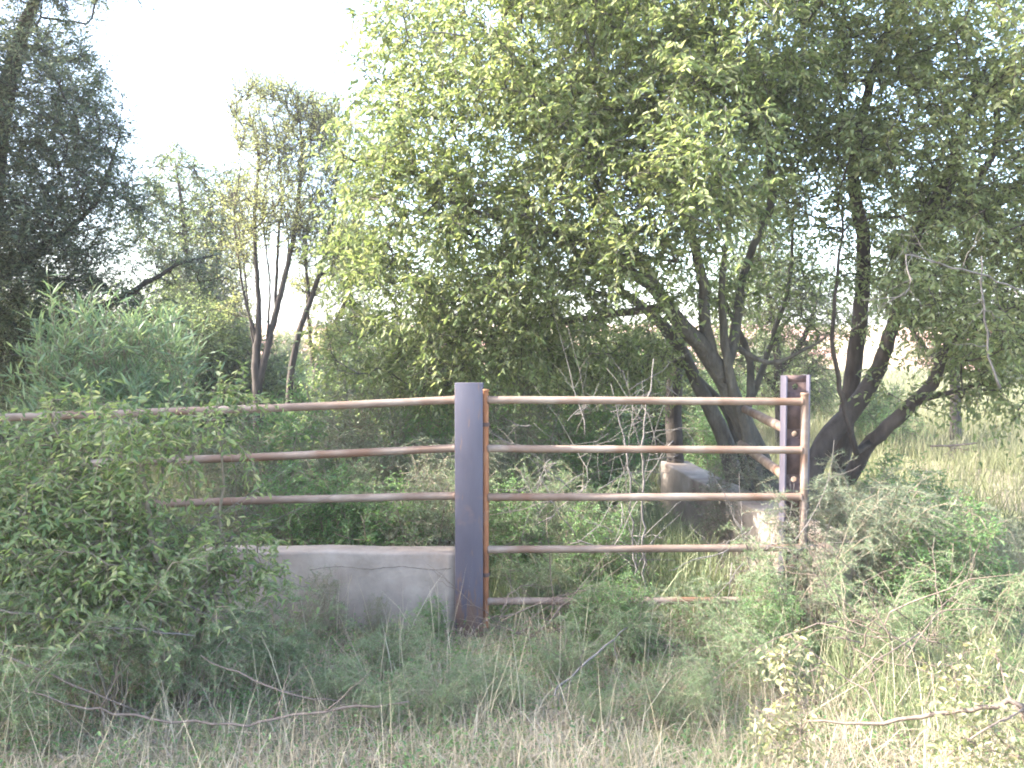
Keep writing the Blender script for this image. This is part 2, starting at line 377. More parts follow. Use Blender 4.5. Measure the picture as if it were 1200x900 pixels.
# latch post: beam turned so the web with its bolt holes faces the camera
LX = gx(935, 5.2); lp = empty('latch_post', (LX, 5.24, 0)); top = gz(439, 5.24)
b = Buf()
for x0, x1, tz in ((-.078, -.066, top-.005), (.062, .074, top)):
    box(b, x0, x1, -.052, .052, -.2, tz)
o = b.build('flange', M['post'], lp); bevel(o, .002)
# web plate with real round holes
holes = [top-.075, top-.075-.29, top-.075-.57, top-.075-.86]
b = Buf(); hr_ = .019; x0, x1 = -.066, .062; yf, yb_ = -.006, .006; zc = [-.2]
for h in sorted(holes): zc += [h-.03, h+.03]
zc.append(top-.003)
for i in range(len(zc)-1):
    if i % 2 == 0: box(b, x0, x1, yf, yb_, zc[i], zc[i+1])
    else:
        zm = (zc[i]+zc[i+1])/2; cx = -.004; n = 24; V = []; F = []
        for k in range(n):
            a = 2*math.pi*k/n+math.pi/n; c, s = math.cos(a), math.sin(a)
            mxd = max(abs(c)/(.066 if c > 0 else .062), abs(s)/.03)
            V += [(cx+hr_*c, yf, zm+hr_*s), (cx+c/mxd, yf, zm+s/mxd), (cx+hr_*c, yb_, zm+hr_*s), (cx+c/mxd, yb_, zm+s/mxd)]
        for k in range(n):
            p, q2 = 4*k, 4*((k+1) % n)
            F += [(p, p+1, q2+1, q2), (p+2, q2+2, q2+3, p+3), (p, q2, q2+2, p+2)]
        b.add(V, F)
b.build('web', M['web'], lp)
tag(lp, 'steel beam post with round bolt holes, standing behind the right end of the gate', 'gate post', 'steel posts of the cattle pen')

# left fence rails
lf = empty('pipe_fence', (gx(534)-1.6, 5.06, 0)); org = (gx(534)-1.6, 5.06, 0)
for (p0, p1, rr, sg) in ((at(534, 468.5, 5.08), at(-260, 497, 4.95), .024, .01), (at(534, 525, 5.08), at(-260, 556, 4.95), .024, .012), (at(534, 581, 5.08), at(-260, 612, 4.97), .0235, -.02)):
    rail('rail', p0, p1, rr, M['pipe'], lf, .002, 26, org=org, sag=sg)
e = at(-262, 520, 4.99); b = Buf(); box(b, e[0]-.08-org[0], e[0]+.08-org[0], .0, .06, 0, 1.45); b.build('end_post', M['post'], lf)
tag(lf, 'three rusty pipe rails running left from the centre post into the bush', 'pipe fence')

# side rails of the pen, running back along the concrete wall
sf = empty('side_rail_fence', (1.80, 7.1, 0)); org = (1.80, 7.1, 0)
for z, r_ in ((1.175, .034), (.86, .034)):
    rail('rail', (1.78, 5.33, z), (1.97, 7.3, z+.03), r_, M['pipe'], sf, .002, 10, org=org)
tag(sf, 'two short pipe rails leading back from the latch post to the leaning trunks', 'pipe fence')
fp = Buf(); P, rr = smooth_line([(0,0,-.2),(.01,0,.5),(-.01,.01,1.0),(.0,0,1.52)], .15, .004, [.10,.092,.09,.085]); tubes(fp, P[None], rr[None], 12)
o = fp.build('wooden_post', M['bark_dark'], smooth=True); o.location = (1.74, 9.1, 0)
tag(o, 'dark wooden post at the far end of the concrete wall', 'post')

def wall_mesh(name, A, B, w, h0, h1, org, seed, zb=-.3):
    """rough cast wall from A to B (plan points), rounded top edges"""
    r2 = np.random.default_rng(seed); A = np.array(A, float); B = np.array(B, float); L = np.linalg.norm(B-A); n = int(L/.06)+2
    d = (B-A)/L; nrm = np.array([d[1], -d[0]])
    prof = [(-w/2, zb), (-w/2, .12), (-w/2, .3), (-w/2, -1), (-w/2+.004, -2), (-w/2+.016, -3), (0, -3), (w/2-.016, -3), (w/2-.004, -2), (w/2, -1), (w/2, .3), (w/2, .12), (w/2, zb)]
    V = []
    for i in range(n):
        t = i/(n-1); c = A+(B-A)*t; hh = h0+(h1-h0)*t + .006*math.sin(t*L*2.1)+.003*math.sin(t*L*9)
        for u, z in prof:
            zz = {-1: hh-.016, -2: hh-.005, -3: hh}.get(z, z)
            j = r2.normal(0, .0008, 2)
            V.append((c[0]+nrm[0]*(u+j[0])-org[0], c[1]+nrm[1]*(u+j[0])-org[1], zz+j[1]))
    m = len(prof); F = []
    for i in range(n-1):
        for k in range(m-1): F.append((i*m+k, i*m+k+1, (i+1)*m+k+1, (i+1)*m+k))
    F.append(tuple(range(m-1, -1, -1))); F.append(tuple((n-1)*m+k for k in range(m)))
    b = Buf(); b.add(V, F); return b
cw_o = (gx(430), 5.13, 0)
b = wall_mesh('w', (gx(215), 5.16), (gx(536), 5.16), .19, gz(646), gz(646.5), cw_o, 3)
o = b.build('concrete_wall', M['concrete']); o.location = cw_o
tag(o, 'low grey concrete wall below the left rails, ending at the centre post', 'wall', None)
fk = Buf(); fy = 5.16-.095-.0005
for pts_ in ([(360,668),(395,664),(430,667),(470,664),(505,668),(528,666)],):
    q_ = np.array([(gx(a, fy)-cw_o[0], fy-cw_o[1], gz(b_, fy)) for a, b_ in pts_]); P = smooth_line(q_, .02, .0015); P[:, 1] = fy-cw_o[1]
    tubes(fk, P[None], np.full((1, len(P)), .0011)*rng.uniform(.5, 1.3, (1, len(P))), 4)
fk.build('crack', M['crack'], o)
sw_o = (1.7, 7.2, 0)
b = wall_mesh('w', (2.05, 5.45), (1.76, 9.2), .30, .50, .49, sw_o, 5)
sw = empty('concrete_side_wall', sw_o)
o = b.build('wall_block', M['concrete'], sw)
def on_face(px, py):            # point of the wall's inner face seen at this pixel
    Y = (1.9+5.45*.0773)/((px-600)/1000+.0773); p = at(px, py, Y); x = p[0]; return (x-.002-sw_o[0], p[1]-sw_o[1], p[2])
ck = Buf(); P, rr = smooth_line([on_face(871, 594), on_face(858, 592), on_face(843, 595), on_face(834, 602), on_face(829, 613), on_face(826, 630), on_face(824, 640)], .03, .003, [.004,.007,.009,.008,.009,.007,.003]); tubes(ck, P[None], rr[None], 5)
ck.build('crack', M['crack'], sw)
tag(sw, 'cracked concrete wall running away from the gate behind its right half', 'wall')

# ---------------------------------------------------------------- trees
t = grow('leafy_tree', at(895, 650, 7.5)*[1,1,0], [
    [(915,660,7.45,.11),(897,560,7.4,.10),(868,490,7.3,.092),(836,425,7.2,.082),(800,382,7.0,.066),(772,345,6.9,.05),(720,305,6.8,.038),(660,275,6.7,.028),(600,262,6.6,.025),(520,235,6.6,.012)],
    [(892,660,7.7,.09),(862,560,7.8,.082),(843,500,7.9,.075),(812,440,7.9,.06),(785,390,8.0,.06),(740,350,8.1,.04),(690,318,8.1,.022)],
    [(846,445,7.2,.055),(860,400,7.25,.045),(868,340,7.3,.038),(882,290,7.2,.032),(905,230,7.1,.035),(900,150,7.0,.025),(930,60,6.9,.015)],
    [(835,425,7.2,.06),(826,370,7.1,.05),(822,320,7.0,.042),(803,250,6.8,.032),(792,180,6.7,.024),(830,90,6.6,.014)],
    [(775,348,6.9,.05),(735,280,6.7,.035),(700,215,6.6,.028),(686,150,6.5,.018),(675,80,6.4,.01)],
    [(783,360,7.0,.04),(712,368,7.1,.03),(650,380,7.2,.022),(590,392,7.2,.018),(530,400,7.2,.012)],
    [(868,500,7.5,.05),(880,450,7.6,.035),(872,400,7.7,.03),(845,350,7.7,.02)],
    [(860,405,7.3,.03),(900,425,7.1,.02),(940,412,7.0,.014),(968,395,6.9,.008)],
    [(906,655,7.3,.055),(882,530,7.2,.048),(858,450,7.15,.042),(848,390,7.1,.034),(846,320,7.0,.026),(858,250,6.9,.015)],
    [(902,655,7.9,.05),(872,545,8.0,.045),(850,480,8.1,.038),(795,425,8.2,.028),(745,405,8.2,.016)],
    [(880,470,7.6,.035),(905,400,7.7,.025),(925,330,7.6,.018),(930,250,7.4,.012)],
  ],
  [(640,90,6.8,190,130,1.5),(490,190,6.8,90,90,1.2),(470,290,7,85,90,1.2,.8),(600,310,7.0,150,100,1.3),(760,190,6.4,140,150,1.3),(850,70,6.8,110,120,1.5),
   (560,395,7.4,160,60,1.0),(440,400,7.6,60,70,.9),(710,410,8.2,110,50,.9,.8),(840,260,6.2,60,80,.7,.9),(905,330,7.3,40,60,.6,.6),(830,330,7.6,50,40,.6,.6),(410,340,7.3,35,70,.7,.7),(500,440,7.8,90,35,.7,.8),(640,440,8.2,90,35,.7,.8),(700,-110,7,260,110,1.8,.6),(800,330,6.4,60,45,.5,.8),(450,60,6.9,40,60,.8,.45)],
  .225, ('bark','leaf_main'), (.056,.023), twigs=3, lpt=13, noise=.55, names=('trunk','crown'))
tag(t, 'large leafy tree leaning left over the gate, two bare grey trunks behind the side wall', 'tree')
t = grow('leafy_tree', at(985, 650, 7.6)*[1,1,0], [
    [(925,640,7.3,.10),(945,570,7.3,.098),(967,520,7.3,.09),(1003,475,7.4,.08),(1030,430,7.5,.068),(1046,380,7.5,.058),(1066,300,7.4,.042),(1110,200,7.2,.04),(1150,90,7,.02)],
    [(985,640,7.7,.085),(984,560,7.7,.08),(990,500,7.7,.078),(998,440,7.7,.075),(1008,370,7.7,.07),(1012,290,7.6,.06),(1000,200,7.4,.05),(1020,100,7.2,.035),(1050,0,7,.02)],
    [(995,560,7.4,.07),(1022,518,7.2,.06),(1060,482,7.0,.058),(1092,450,6.9,.05),(1112,405,6.8,.042),(1160,372,6.8,.035),(1240,330,6.9,.02)],
    [(1003,530,7.0,.030),(988,470,6.9,.022),(976,400,6.8,.017),(980,330,6.8,.014),(988,270,6.8,.010),(985,220,6.7,.006)],
    [(1075,470,6.9,.03),(1105,462,6.8,.022),(1150,450,6.8,.014)],
    [(1120,200,7.2,.04),(1100,260,7.0,.03),(1165,180,7.0,.03),(1165,90,7,.02)],
  ],
  [(1050,90,7,190,140,1.6),(1130,230,7,120,110,1.4),(965,150,7,80,120,1.2,.7),(1130,360,6.4,80,70,.9),(1190,440,6.8,60,60,.8,.8),(1100,-120,7,220,110,1.8,.6),(1060,335,6.0,50,40,.4,.7),(1280,250,7,90,200,1.5,.6),(1090,300,6.6,90,70,.7,.7),(985,330,7.4,40,80,.7,.5),(1090,440,7.0,60,40,.5,.6)],
  .235, ('bark_dark','leaf_right'), (.055,.023), twigs=3, lpt=12, noise=.62)
tag(t, 'dark trunked tree at the right whose thick limbs cross behind the latch post', 'tree')
t = grow('dark_tree', at(-60, 560, 8.6)*[1,1,0], [
    [(-60,600,8.6,.2),(-50,450,8.6,.18),(-20,300,8.5,.13),(0,150,8.3,.09),(25,40,8.2,.06),(60,-40,8.1,.03)],
    [(-45,420,8.5,.12),(30,400,8.4,.08),(100,370,8.3,.05),(160,340,8.4,.028),(205,312,8.5,.016),(255,298,8.6,.007)],
    [(-30,340,8.5,.09),(50,290,8.4,.04),(110,240,8.3,.02),(140,160,8.2,.009)],
    [(-20,300,8.4,.08),(-60,150,8.2,.06),(-80,20,8,.03)],
    [(-50,440,8.5,.12),(-250,330,7.2,.09),(-420,230,6.2,.07),(-700,150,4.9,.05),(-1100,0,3.7,.03)],  # unseen limb added to carry the shading crown out of frame
  ],
  [(10,120,8,100,170,1.5),(-10,300,8,100,110,1.4,1.2),(70,250,8.2,80,80,1.2,.9),(135,190,8.2,42,80,.8,.8),(60,380,8.6,90,70,1.2,1.2),(150,310,8.4,45,35,.6,.8),(-130,150,8,110,250,1.6,.8),(40,-100,8,130,80,1.5,.7),(-40,420,8.8,80,60,1.0,1.5),(218,330,8.6,30,25,.5,.7),(110,320,8.4,70,60,.8,1),(150,230,8.3,35,60,.6,.8),(20,430,8.7,90,60,.8,1.6),(110,400,8.8,70,40,.6,1),(175,360,8.6,45,35,.5,.8),(85,90,8.1,30,70,.6,.8),(245,315,8.6,30,22,.4,.5),(-420,250,6.2,160,260,1.6,.6),(-700,100,4.6,250,400,1.3,.45),(-1250,-200,3.4,430,480,1.3,.5),(-1000,-100,4.0,300,480,1.2,.35)],  # far left volumes are out of view, added to shade the foreground
  .23, ('bark_dark','leaf_dark'), (.055,.013), twigs=5, lpt=14, noise=.35, kind='diamond', droop=.2, hang=.1, twig_len=(.2,.45))
tag(t, 'big dense blue green tree filling the left edge of the picture', 'tree')
G3 = 'thin trees beyond the left rails'
t = grow('slender_tree', at(302, 545, 13)*[1,1,0], [
    [(302,548,13,.085),(302,470,13,.078),(300,430,13,.07),(303,360,13,.04),(298,260,13,.028),(303,180,13,.02),(292,130,13,.01)],
    [(303,450,13,.06),(322,370,13,.048),(344,275,13,.035),(354,180,13,.025),(348,120,13,.01)],
    [(322,375,13,.03),(325,300,13.2,.025),(330,220,13.2,.015),(320,140,13.2,.01)],
    [(312,420,13,.02),(316,330,12.9,.016),(308,250,12.9,.012),(318,180,12.9,.007)],[(300,430,13,.02),(291,360,13.1,.016),(283,290,13.1,.011),(268,210,13,.006)],[(330,345,13,.018),(338,290,13.1,.014),(332,230,13.1,.009),(338,165,13,.006)],
    [(300,400,13,.03),(285,340,12.9,.02),(275,260,12.8,.014),(282,190,12.8,.008)]],
  [(292,145,13,22,32,.5),(335,130,13,30,26,.6),(320,185,13,50,35,.8,.6),(350,250,13,35,50,.7,.4),(285,270,13,26,60,.6,.45),(320,250,13,50,50,.7,.3),(300,110,13,30,18,.4,.7),(365,150,13,28,35,.6,.8),(310,125,13,45,28,.7,.9),(275,330,13,30,50,.5,.25)],
  .19, ('bark_dark','leaf_slender'), (.055,.014), twigs=3, lpt=13, noise=.2, kind='diamond', droop=-.1, hang=.1, up=.6, twig_len=(.3,.6), twig_r=.004, tip_r=.006)
tag(t, 'slender tree forking low into upright bare stems, leftmost of the three beyond the left rails', 'tree', G3)
t = grow('slender_tree', at(338, 545, 13.5)*[1,1,0], [
    [(338,545,13.5,.06),(340,450,13.5,.056),(350,390,13.5,.048),(368,340,13.5,.04),(386,275,13.5,.035),(395,200,13.5,.02),(392,130,13.5,.01)],
    [(362,350,13.5,.03),(358,290,13.4,.02),(366,230,13.4,.012)]],
  [(385,150,13.5,28,40,.6,.8),(398,230,13.5,32,60,.6,.5),(410,320,13.5,30,50,.6,.5),(365,290,13.5,25,35,.5,.4)],
  .19, ('bark_dark','leaf_slender'), (.055,.014), twigs=3, lpt=13, noise=.2, kind='diamond', droop=-.1, up=.6, twig_len=(.3,.6), twig_r=.004, tip_r=.006)
tag(t, 'slender tree with one stem leaning right, middle of the three beyond the left rails', 'tree', G3)
t = grow('slender_tree', at(367, 545, 14)*[1,1,0], [
    [(365,545,14,.08),(368,470,14,.07),(372,430,14,.06),(390,385,14,.04),(410,340,14,.03),(425,280,14,.015)],
    [(370,450,14,.04),(362,380,14,.03),(358,330,14,.015)],[(372,490,14,.04),(400,475,14,.035),(425,455,14,.02)]],
  [(415,290,14,30,40,.7),(360,340,14,22,35,.5,.5),(415,400,14,35,45,.7),(380,390,14,25,25,.5,.5)],
  .22, ('bark_dark','leaf_slender'), (.075,.020), twigs=4, lpt=13, noise=.2, kind='diamond', droop=.1, up=.2, twig_len=(.3,.6), twig_r=.004, tip_r=.006)
tag(t, 'short forked slender tree beside the big tree, rightmost of the three beyond the left rails', 'tree', G3)
t = grow('background_tree', at(230, 500, 17)*[1,1,0], [
    [(225,520,17,.12),(228,420,17,.10),(222,340,17,.07),(215,260,17,.04),(205,190,17,.015)],[(226,390,17,.06),(255,310,17,.04),(262,240,17,.02)],[(222,350,17,.05),(185,300,17,.02)]],
  [(215,215,17,35,45,.9,.6),(250,270,17,38,45,1,.6),(200,280,17,35,30,.9,.5),(240,360,17,50,40,1.2,.8),(205,185,17,25,20,.4,.6),(180,250,17,30,50,.6,.5),(275,220,17,25,40,.6,.5),(225,330,17,55,40,1,.7),(270,400,17,35,40,.8,1),(190,400,17,45,40,.8,1)],
  .235, ('bark_dark','leaf_far'), (.075,.024), twigs=3, lpt=12, noise=.2, kind='diamond', twig_len=(.3,.7), twig_r=.005, tip_r=.008)
tag(t, 'loose crowned tree farther back between the dark left tree and the slender trees', 'tree')

t = grow('background_tree', at(915, 500, 14)*[1,1,0], [
    [(915,525,14,.09),(912,440,14,.07),(905,370,14,.05),(890,300,14,.03),(900,240,14,.01)],[(912,440,14,.05),(945,390,14,.04),(965,320,14,.015)],[(912,460,14,.04),(870,410,14,.03),(855,360,14,.01)]],
  [(900,330,14,60,60,.9,.7),(950,360,14,45,50,.8,.6),(860,400,14,45,45,.7,.7),(930,430,14,50,35,.7,.6),(900,240,14,50,50,.8,.5)],
  .215, ('bark_dark','leaf_far'), (.07,.024), twigs=3, lpt=12, noise=.3, kind='diamond', twig_len=(.3,.6), twig_r=.004, tip_r=.006)
tag(t, 'loose crowned tree seen far behind the latch post between the two big trees', 'tree')
t = grow('background_tree', at(1120, 490, 15)*[1,1,0], [
    [(1120,515,15,.10),(1118,430,15,.08),(1110,340,15,.05),(1100,250,15,.02)],[(1118,430,15,.05),(1160,380,15,.04),(1190,320,15,.015)],[(1118,440,15,.05),(1070,390,15,.03),(1050,340,15,.01)]],
  [(1080,330,15,60,50,.9,.7),(1160,340,15,60,55,.9,.7),(1110,250,15,70,60,.9,.6),(1120,400,15,70,35,.8,.7),(1200,390,15,40,40,.8,.7)],
  .25, ('bark_dark','leaf_far'), (.07,.024), twigs=3, lpt=12, noise=.3, kind='diamond', twig_len=(.3,.6), twig_r=.004, tip_r=.006)
tag(t, 'loose crowned tree seen behind the low right limbs, at the edge of the sunny grass', 'tree')

# two shrub kinds for the far belts
def far_shrub(name, seed, mat, leaf, h=1.0):
    base = np.array([0, 0, 0.]); 
    # built around a temporary spot then shared by copies
    Yp = 12.0; bx = 600
    k = 1000/Yp
    gy = 410+1.7*k
    limbs = [[(bx+dx*.2, gy, Yp, .03), (bx+dx*.6, gy-40*h, Yp+dy*.5, .024), (bx+dx, gy-85*h, Yp+dy, .012)] for dx, dy in ((-60,.2),(-25,-.4),(5,.3),(35,-.2),(70,.2))]
    ells = [(bx-45,gy-60*h,Yp,50,45*h,.6),(bx+40,gy-55*h,Yp,55,45*h,.6),(bx-5,gy-105*h,Yp,50,45*h,.6,.8),(bx+55,gy-100*h,Yp,25,25*h,.3,.6),(bx-50,gy-20,Yp,40,25,.5),(bx+40,gy-20,Yp,45,25,.5)]
    return grow(name, at(bx, gy, Yp)*[1,1,0], limbs, ells, .17, ('bark_dark', mat), leaf, twigs=3, lpt=12, noise=.35, kind='diamond', names=('stem','foliage'), twig_len=(.18,.4), droop=.15, hang=.15, tip_r=.004)
sA = far_shrub('background_shrub', 1, 'leaf_far', (.06,.024)); sB = far_shrub('background_shrub', 2, 'leaf_weed', (.05,.014), .8)
GB = 'shrubs growing behind the cattle pen'
spots = [  # px, Y, scale, which, label
    (200,15,1.5,0,'dark shrub below the loose crowned tree at left'),(262,16,1.4,0,'dark rounded shrub just left of the forked slender tree'),
    (330,18,1.1,1,'low shrub seen between the stems of the slender trees'),(420,12.5,1.15,1,'shrub right of the slender trees, seen above the top left rail'),
    (485,11.3,1.2,0,'shrub under the big tree, left of the centre post top'),(555,12.2,1.25,1,'shrub directly behind the centre post'),
    (625,11.2,1.2,0,'shrub above the gate top rail just right of the centre post'),(695,12.4,1.3,1,'shrub behind the pale dead stems of the gate'),
    (765,13.5,1.2,0,'shrub behind the dark wooden post'),(850,16,1.0,1,'far shrub seen through the trunks of the big tree'),
    (925,19,1.0,0,'small far shrub seen behind the latch post'),(1030,14,.8,1,'shrub glimpsed between the limbs of the right tree'),
    (60,12.5,1.5,0,'dark shrub under the big left tree'),(-60,11,1.5,0,'dark shrub at the left edge below the dark tree'),(130,13,1.3,1,'shrub behind the narrow leaved willow shrub')]
rr_ = random.Random(4)
for i, (px, Yd, sc, w, lab) in enumerate(spots):
    src = (sA, sB)[w]; x = (px-600)/1000*Yd; lab = lab
    if i in (0, 3):
        if i == 0: src = sA
        src.location = (x, Yd, float(height(x, Yd))); src.scale = (sc, sc, sc); src.rotation_euler = (0, 0, rr_.uniform(0, 6)); tag(src, lab, 'shrub', GB)
    else:
        c = copy_tree(src, (x, Yd, float(height(x, Yd))), rr_.uniform(0, 6), sc, lab, GB); c['category'] = 'shrub'
# tree line at the far side of the field
for i, (px, Yd, sc, lab) in enumerate([(340,42,1.5,'tiny far bush in the field beyond the slender trees'),(900,48,1.6,'tiny far bush in the field seen through the big tree'),(1185,38,1.2,'far bush on the grassland at the right edge')]):
    x = (px-600)/1000*Yd; c = copy_tree(sA, (x, Yd, float(height(x, Yd))), i*2., sc, lab, 'far bushes on the grassland'); c['category'] = 'bush'

# ---------------------------------------------------------------- feathery asparagus plants
def fern_mesh(seed, stems=13, h=(.5,.85), spread=.5):
    r2 = np.random.default_rng(seed); w = Buf(); f = Buf()
    for s in range(stems):
        a = r2.uniform(0, 2*math.pi); H = r2.uniform(*h); out = r2.uniform(.25, spread)*H/.7
        dx, dy = math.cos(a), math.sin(a); b0 = r2.normal(0, .05, 2); n = 9; t = np.linspace(0, 1, n)
        P = np.stack([b0[0]+dx*out*t**1.6, b0[1]+dy*out*t**1.6, H*(t*1.25-.35*t**2.4)], -1)+np.vstack([np.zeros(3), r2.normal(0, .012, (n-1, 3))])
        tubes(w, P[None], np.linspace(.004, .0015, n)[None], 4)
        nb = 24; tb = r2.uniform(.22, 1, nb); B0 = np.stack([np.interp(tb, t, P[:, i]) for i in range(3)], -1)
        D = unit(np.stack([r2.normal(0, 1, nb)+dx*.7, r2.normal(0, 1, nb)+dy*.7, r2.normal(.25, .4, nb)], -1)); BL = r2.uniform(.08, .24, nb)*(1.15-tb*.5)
        tt = np.linspace(0, 1, 4)[None, :, None]; TP = B0[:, None]+D[:, None]*BL[:, None, None]*tt+np.array([0, 0, -.3])*BL[:, None, None]*tt**2
        tubes(w, TP, np.tile([.0016, .0013, .001, .0006], (nb, 1)), 3)
        m = 38; u = r2.random((nb, m, 1)); LP = (B0[:, None]+D[:, None]*BL[:, None, None]*u+np.array([0, 0, -.3])*BL[:, None, None]*u**2).reshape(-1, 3)
        LD = unit(r2.normal(0, 1, (nb*m, 3))+np.repeat(D, m, 0)*.8+np.array([0, 0, .25])); NN = r2.normal(0, 1, (nb*m, 3))
        leaves(f, LP, LD, NN, r2.uniform(.014, .032, nb*m), np.full(nb*m, .0026), 'needle')
    return w, f
def fern_proto(seed, mat, **k):
    w, f = fern_mesh(seed, **k); e = empty('feathery_shrub', (0,0,0)); w.build('stem', M['stem'], e); f.build('foliage', M[mat], e); return e
ferns = [fern_proto(1, 'leaf_fern'), fern_proto(2, 'leaf_fern', stems=16, h=(.35,.6), spread=.7), fern_proto(3, 'leaf_grey', stems=18, h=(.6,.95), spread=.55)]
used = set()
def put(protos, k, x, y, sc, label, group, cat='shrub', rz=None):
    src = protos[k]; z = float(height(x, y))-.01; rz = rr_.uniform(0, 6.28) if rz is None else rz
    if (id(protos), k) not in used:
        used.add((id(protos), k)); src.location = (x, y, z); src.rotation_euler = (0, 0, rz); src.scale = (sc, sc, sc); o = src
    else: o = copy_tree(src, (x, y, z), rz, sc)
    tag(o, label, cat, group); return o
def wx(px, Y): return (px-600)/1000*Y
GF = 'feathery fern like plants around the gate'
for (px, Y, k, sc, lab) in [
    (30,3.9,0,1.25,'blue green feathery plant at the left edge under the leafy bush'),(120,3.75,0,1.15,'feathery plant below the leafy bush, in front of the grey dead branch'),
    (-20,3.4,1,1.2,'low feathery plant in the lower left corner'),(215,3.9,1,1.2,'feathery plant under the right side of the leafy bush'),
    (325,4.2,1,.85,'feathery plant spreading in front of the left end of the low wall'),(395,4.0,1,.55,'small feathery plant in the grass in front of the low wall'),
    (455,4.35,1,.62,'smallest feathery tuft left of the foot of the centre post'),(660,4.3,1,.65,'feathery tuft in the grass right of the centre post foot'),
    (735,4.6,1,.8,'feathery plant growing up through the bottom rail of the gate'),(865,4.6,1,.85,'feathery plant before the gate near the pale dead stump'),
    (965,4.9,2,1.15,'grey green feathery shrub hiding the foot of the latch post'),(1035,5.2,2,1.2,'tall grey green shrub right of the latch post'),
    (1100,5.5,2,1.0,'grey green shrub at the edge of the sunny grass'),(1010,4.3,0,.85,'bright feathery plant in front of the grey green shrubs'),
    (1080,4.2,0,.8,'feathery plant above the yellow leaved branch'),(1160,4.6,0,.95,'feathery plant at the right edge of the picture'),
    (910,4.15,1,.8,'feathery plant left of the bright one, before the gate end'),(1210,5.3,2,.8,'feathery shrub just beyond the right edge'),
    (925,4.75,0,.95,'feathery plant against the latch end of the gate'),(1000,5.9,2,1.15,'feathery shrub at the foot of the dark trunked tree'),(600,3.95,1,.5,'small feathery tuft in the grass just below the hinge pipe'),(520,3.8,1,.55,'feathery tuft in the grass left of the centre line of the post'),(780,3.9,1,.6,'feathery tuft in the grass below the middle of the gate'),(840,3.9,0,.5,'feathery tuft left of the pale yellow sapling'),(700,3.85,1,.45,'small feathery tuft beside the grey stick in the grass'),(440,3.8,1,.55,'feathery tuft below the right part of the low wall'),(560,4.1,1,.5,'tiny feathery tuft straight in front of the centre post')]:
    put(ferns, k, wx(px, Y), Y, sc, lab, GF, 'plant')
GI = 'feathery plants growing inside the cattle pen'
for (px, Y, k, sc, lab) in [(440,6.2,0,1.15,'feathery plant inside the pen behind the lowest left rail'),(510,6.0,0,1.2,'feathery plant inside the pen just left of the centre post'),
    (375,6.6,0,1.2,'feathery plant inside the pen above the left end of the low wall'),(610,6.0,0,1.1,'feathery plant inside the pen just right of the hinge pipe'),
    (665,6.3,0,1.15,'feathery plant inside the pen behind the tangled dead twigs'),(720,6.4,0,1.1,'feathery plant inside the pen left of the two pale stems'),
    (300,6.8,2,1.2,'grey feathery plant inside the pen beyond the leafy bush'),(560,7.2,2,1.3,'feathery plant deep in the pen behind the centre post'),
    (640,5.5,1,.9,'low feathery plant right behind the gate bottom rail'),
    (480,7.4,2,1.2,'feathery plant deep in the pen left of the centre post')]:
    put(ferns, k, wx(px, Y), Y, sc, lab, GI, 'plant')

# leafy weeds inside the pen
def weed_shrub(seed, mat, leaf, h):
    Yp = 6.0; k = 1000/Yp; gy = 410+1.7*k; bx = 600
    limbs = [[(bx+dx*.1, gy, Yp, .008), (bx+dx*.6, gy-50*h, Yp+dy*.5, .006), (bx+dx, gy-110*h, Yp+dy, .003)] for dx, dy in ((-60,.1),(-30,-.2),(0,.2),(35,-.1),(60,.15))]
    ells = [(bx-35,gy-60*h,Yp,45,45*h,.3),(bx+30,gy-55*h,Yp,45,45*h,.3),(bx,gy-110*h,Yp,55,45*h,.3,.8),(bx,gy-15,Yp,60,20,.35)]
    return grow('weed_bush', at(bx, gy, Yp)*[1,1,0], limbs, ells, .12, ('stem', mat), leaf, twigs=3, lpt=8, noise=.3, names=('stem','foliage'), twig_len=(.08,.18), droop=.1, hang=.1, tip_r=.0018, twig_r=.0014, step=.06, limb_j=.004, up=.3)
weeds = [weed_shrub(1, 'leaf_weed', (.032,.012), 1.0), weed_shrub(2, 'leaf_grey', (.022,.007), 1.15)]
GW = 'leafy weeds filling the cattle pen'
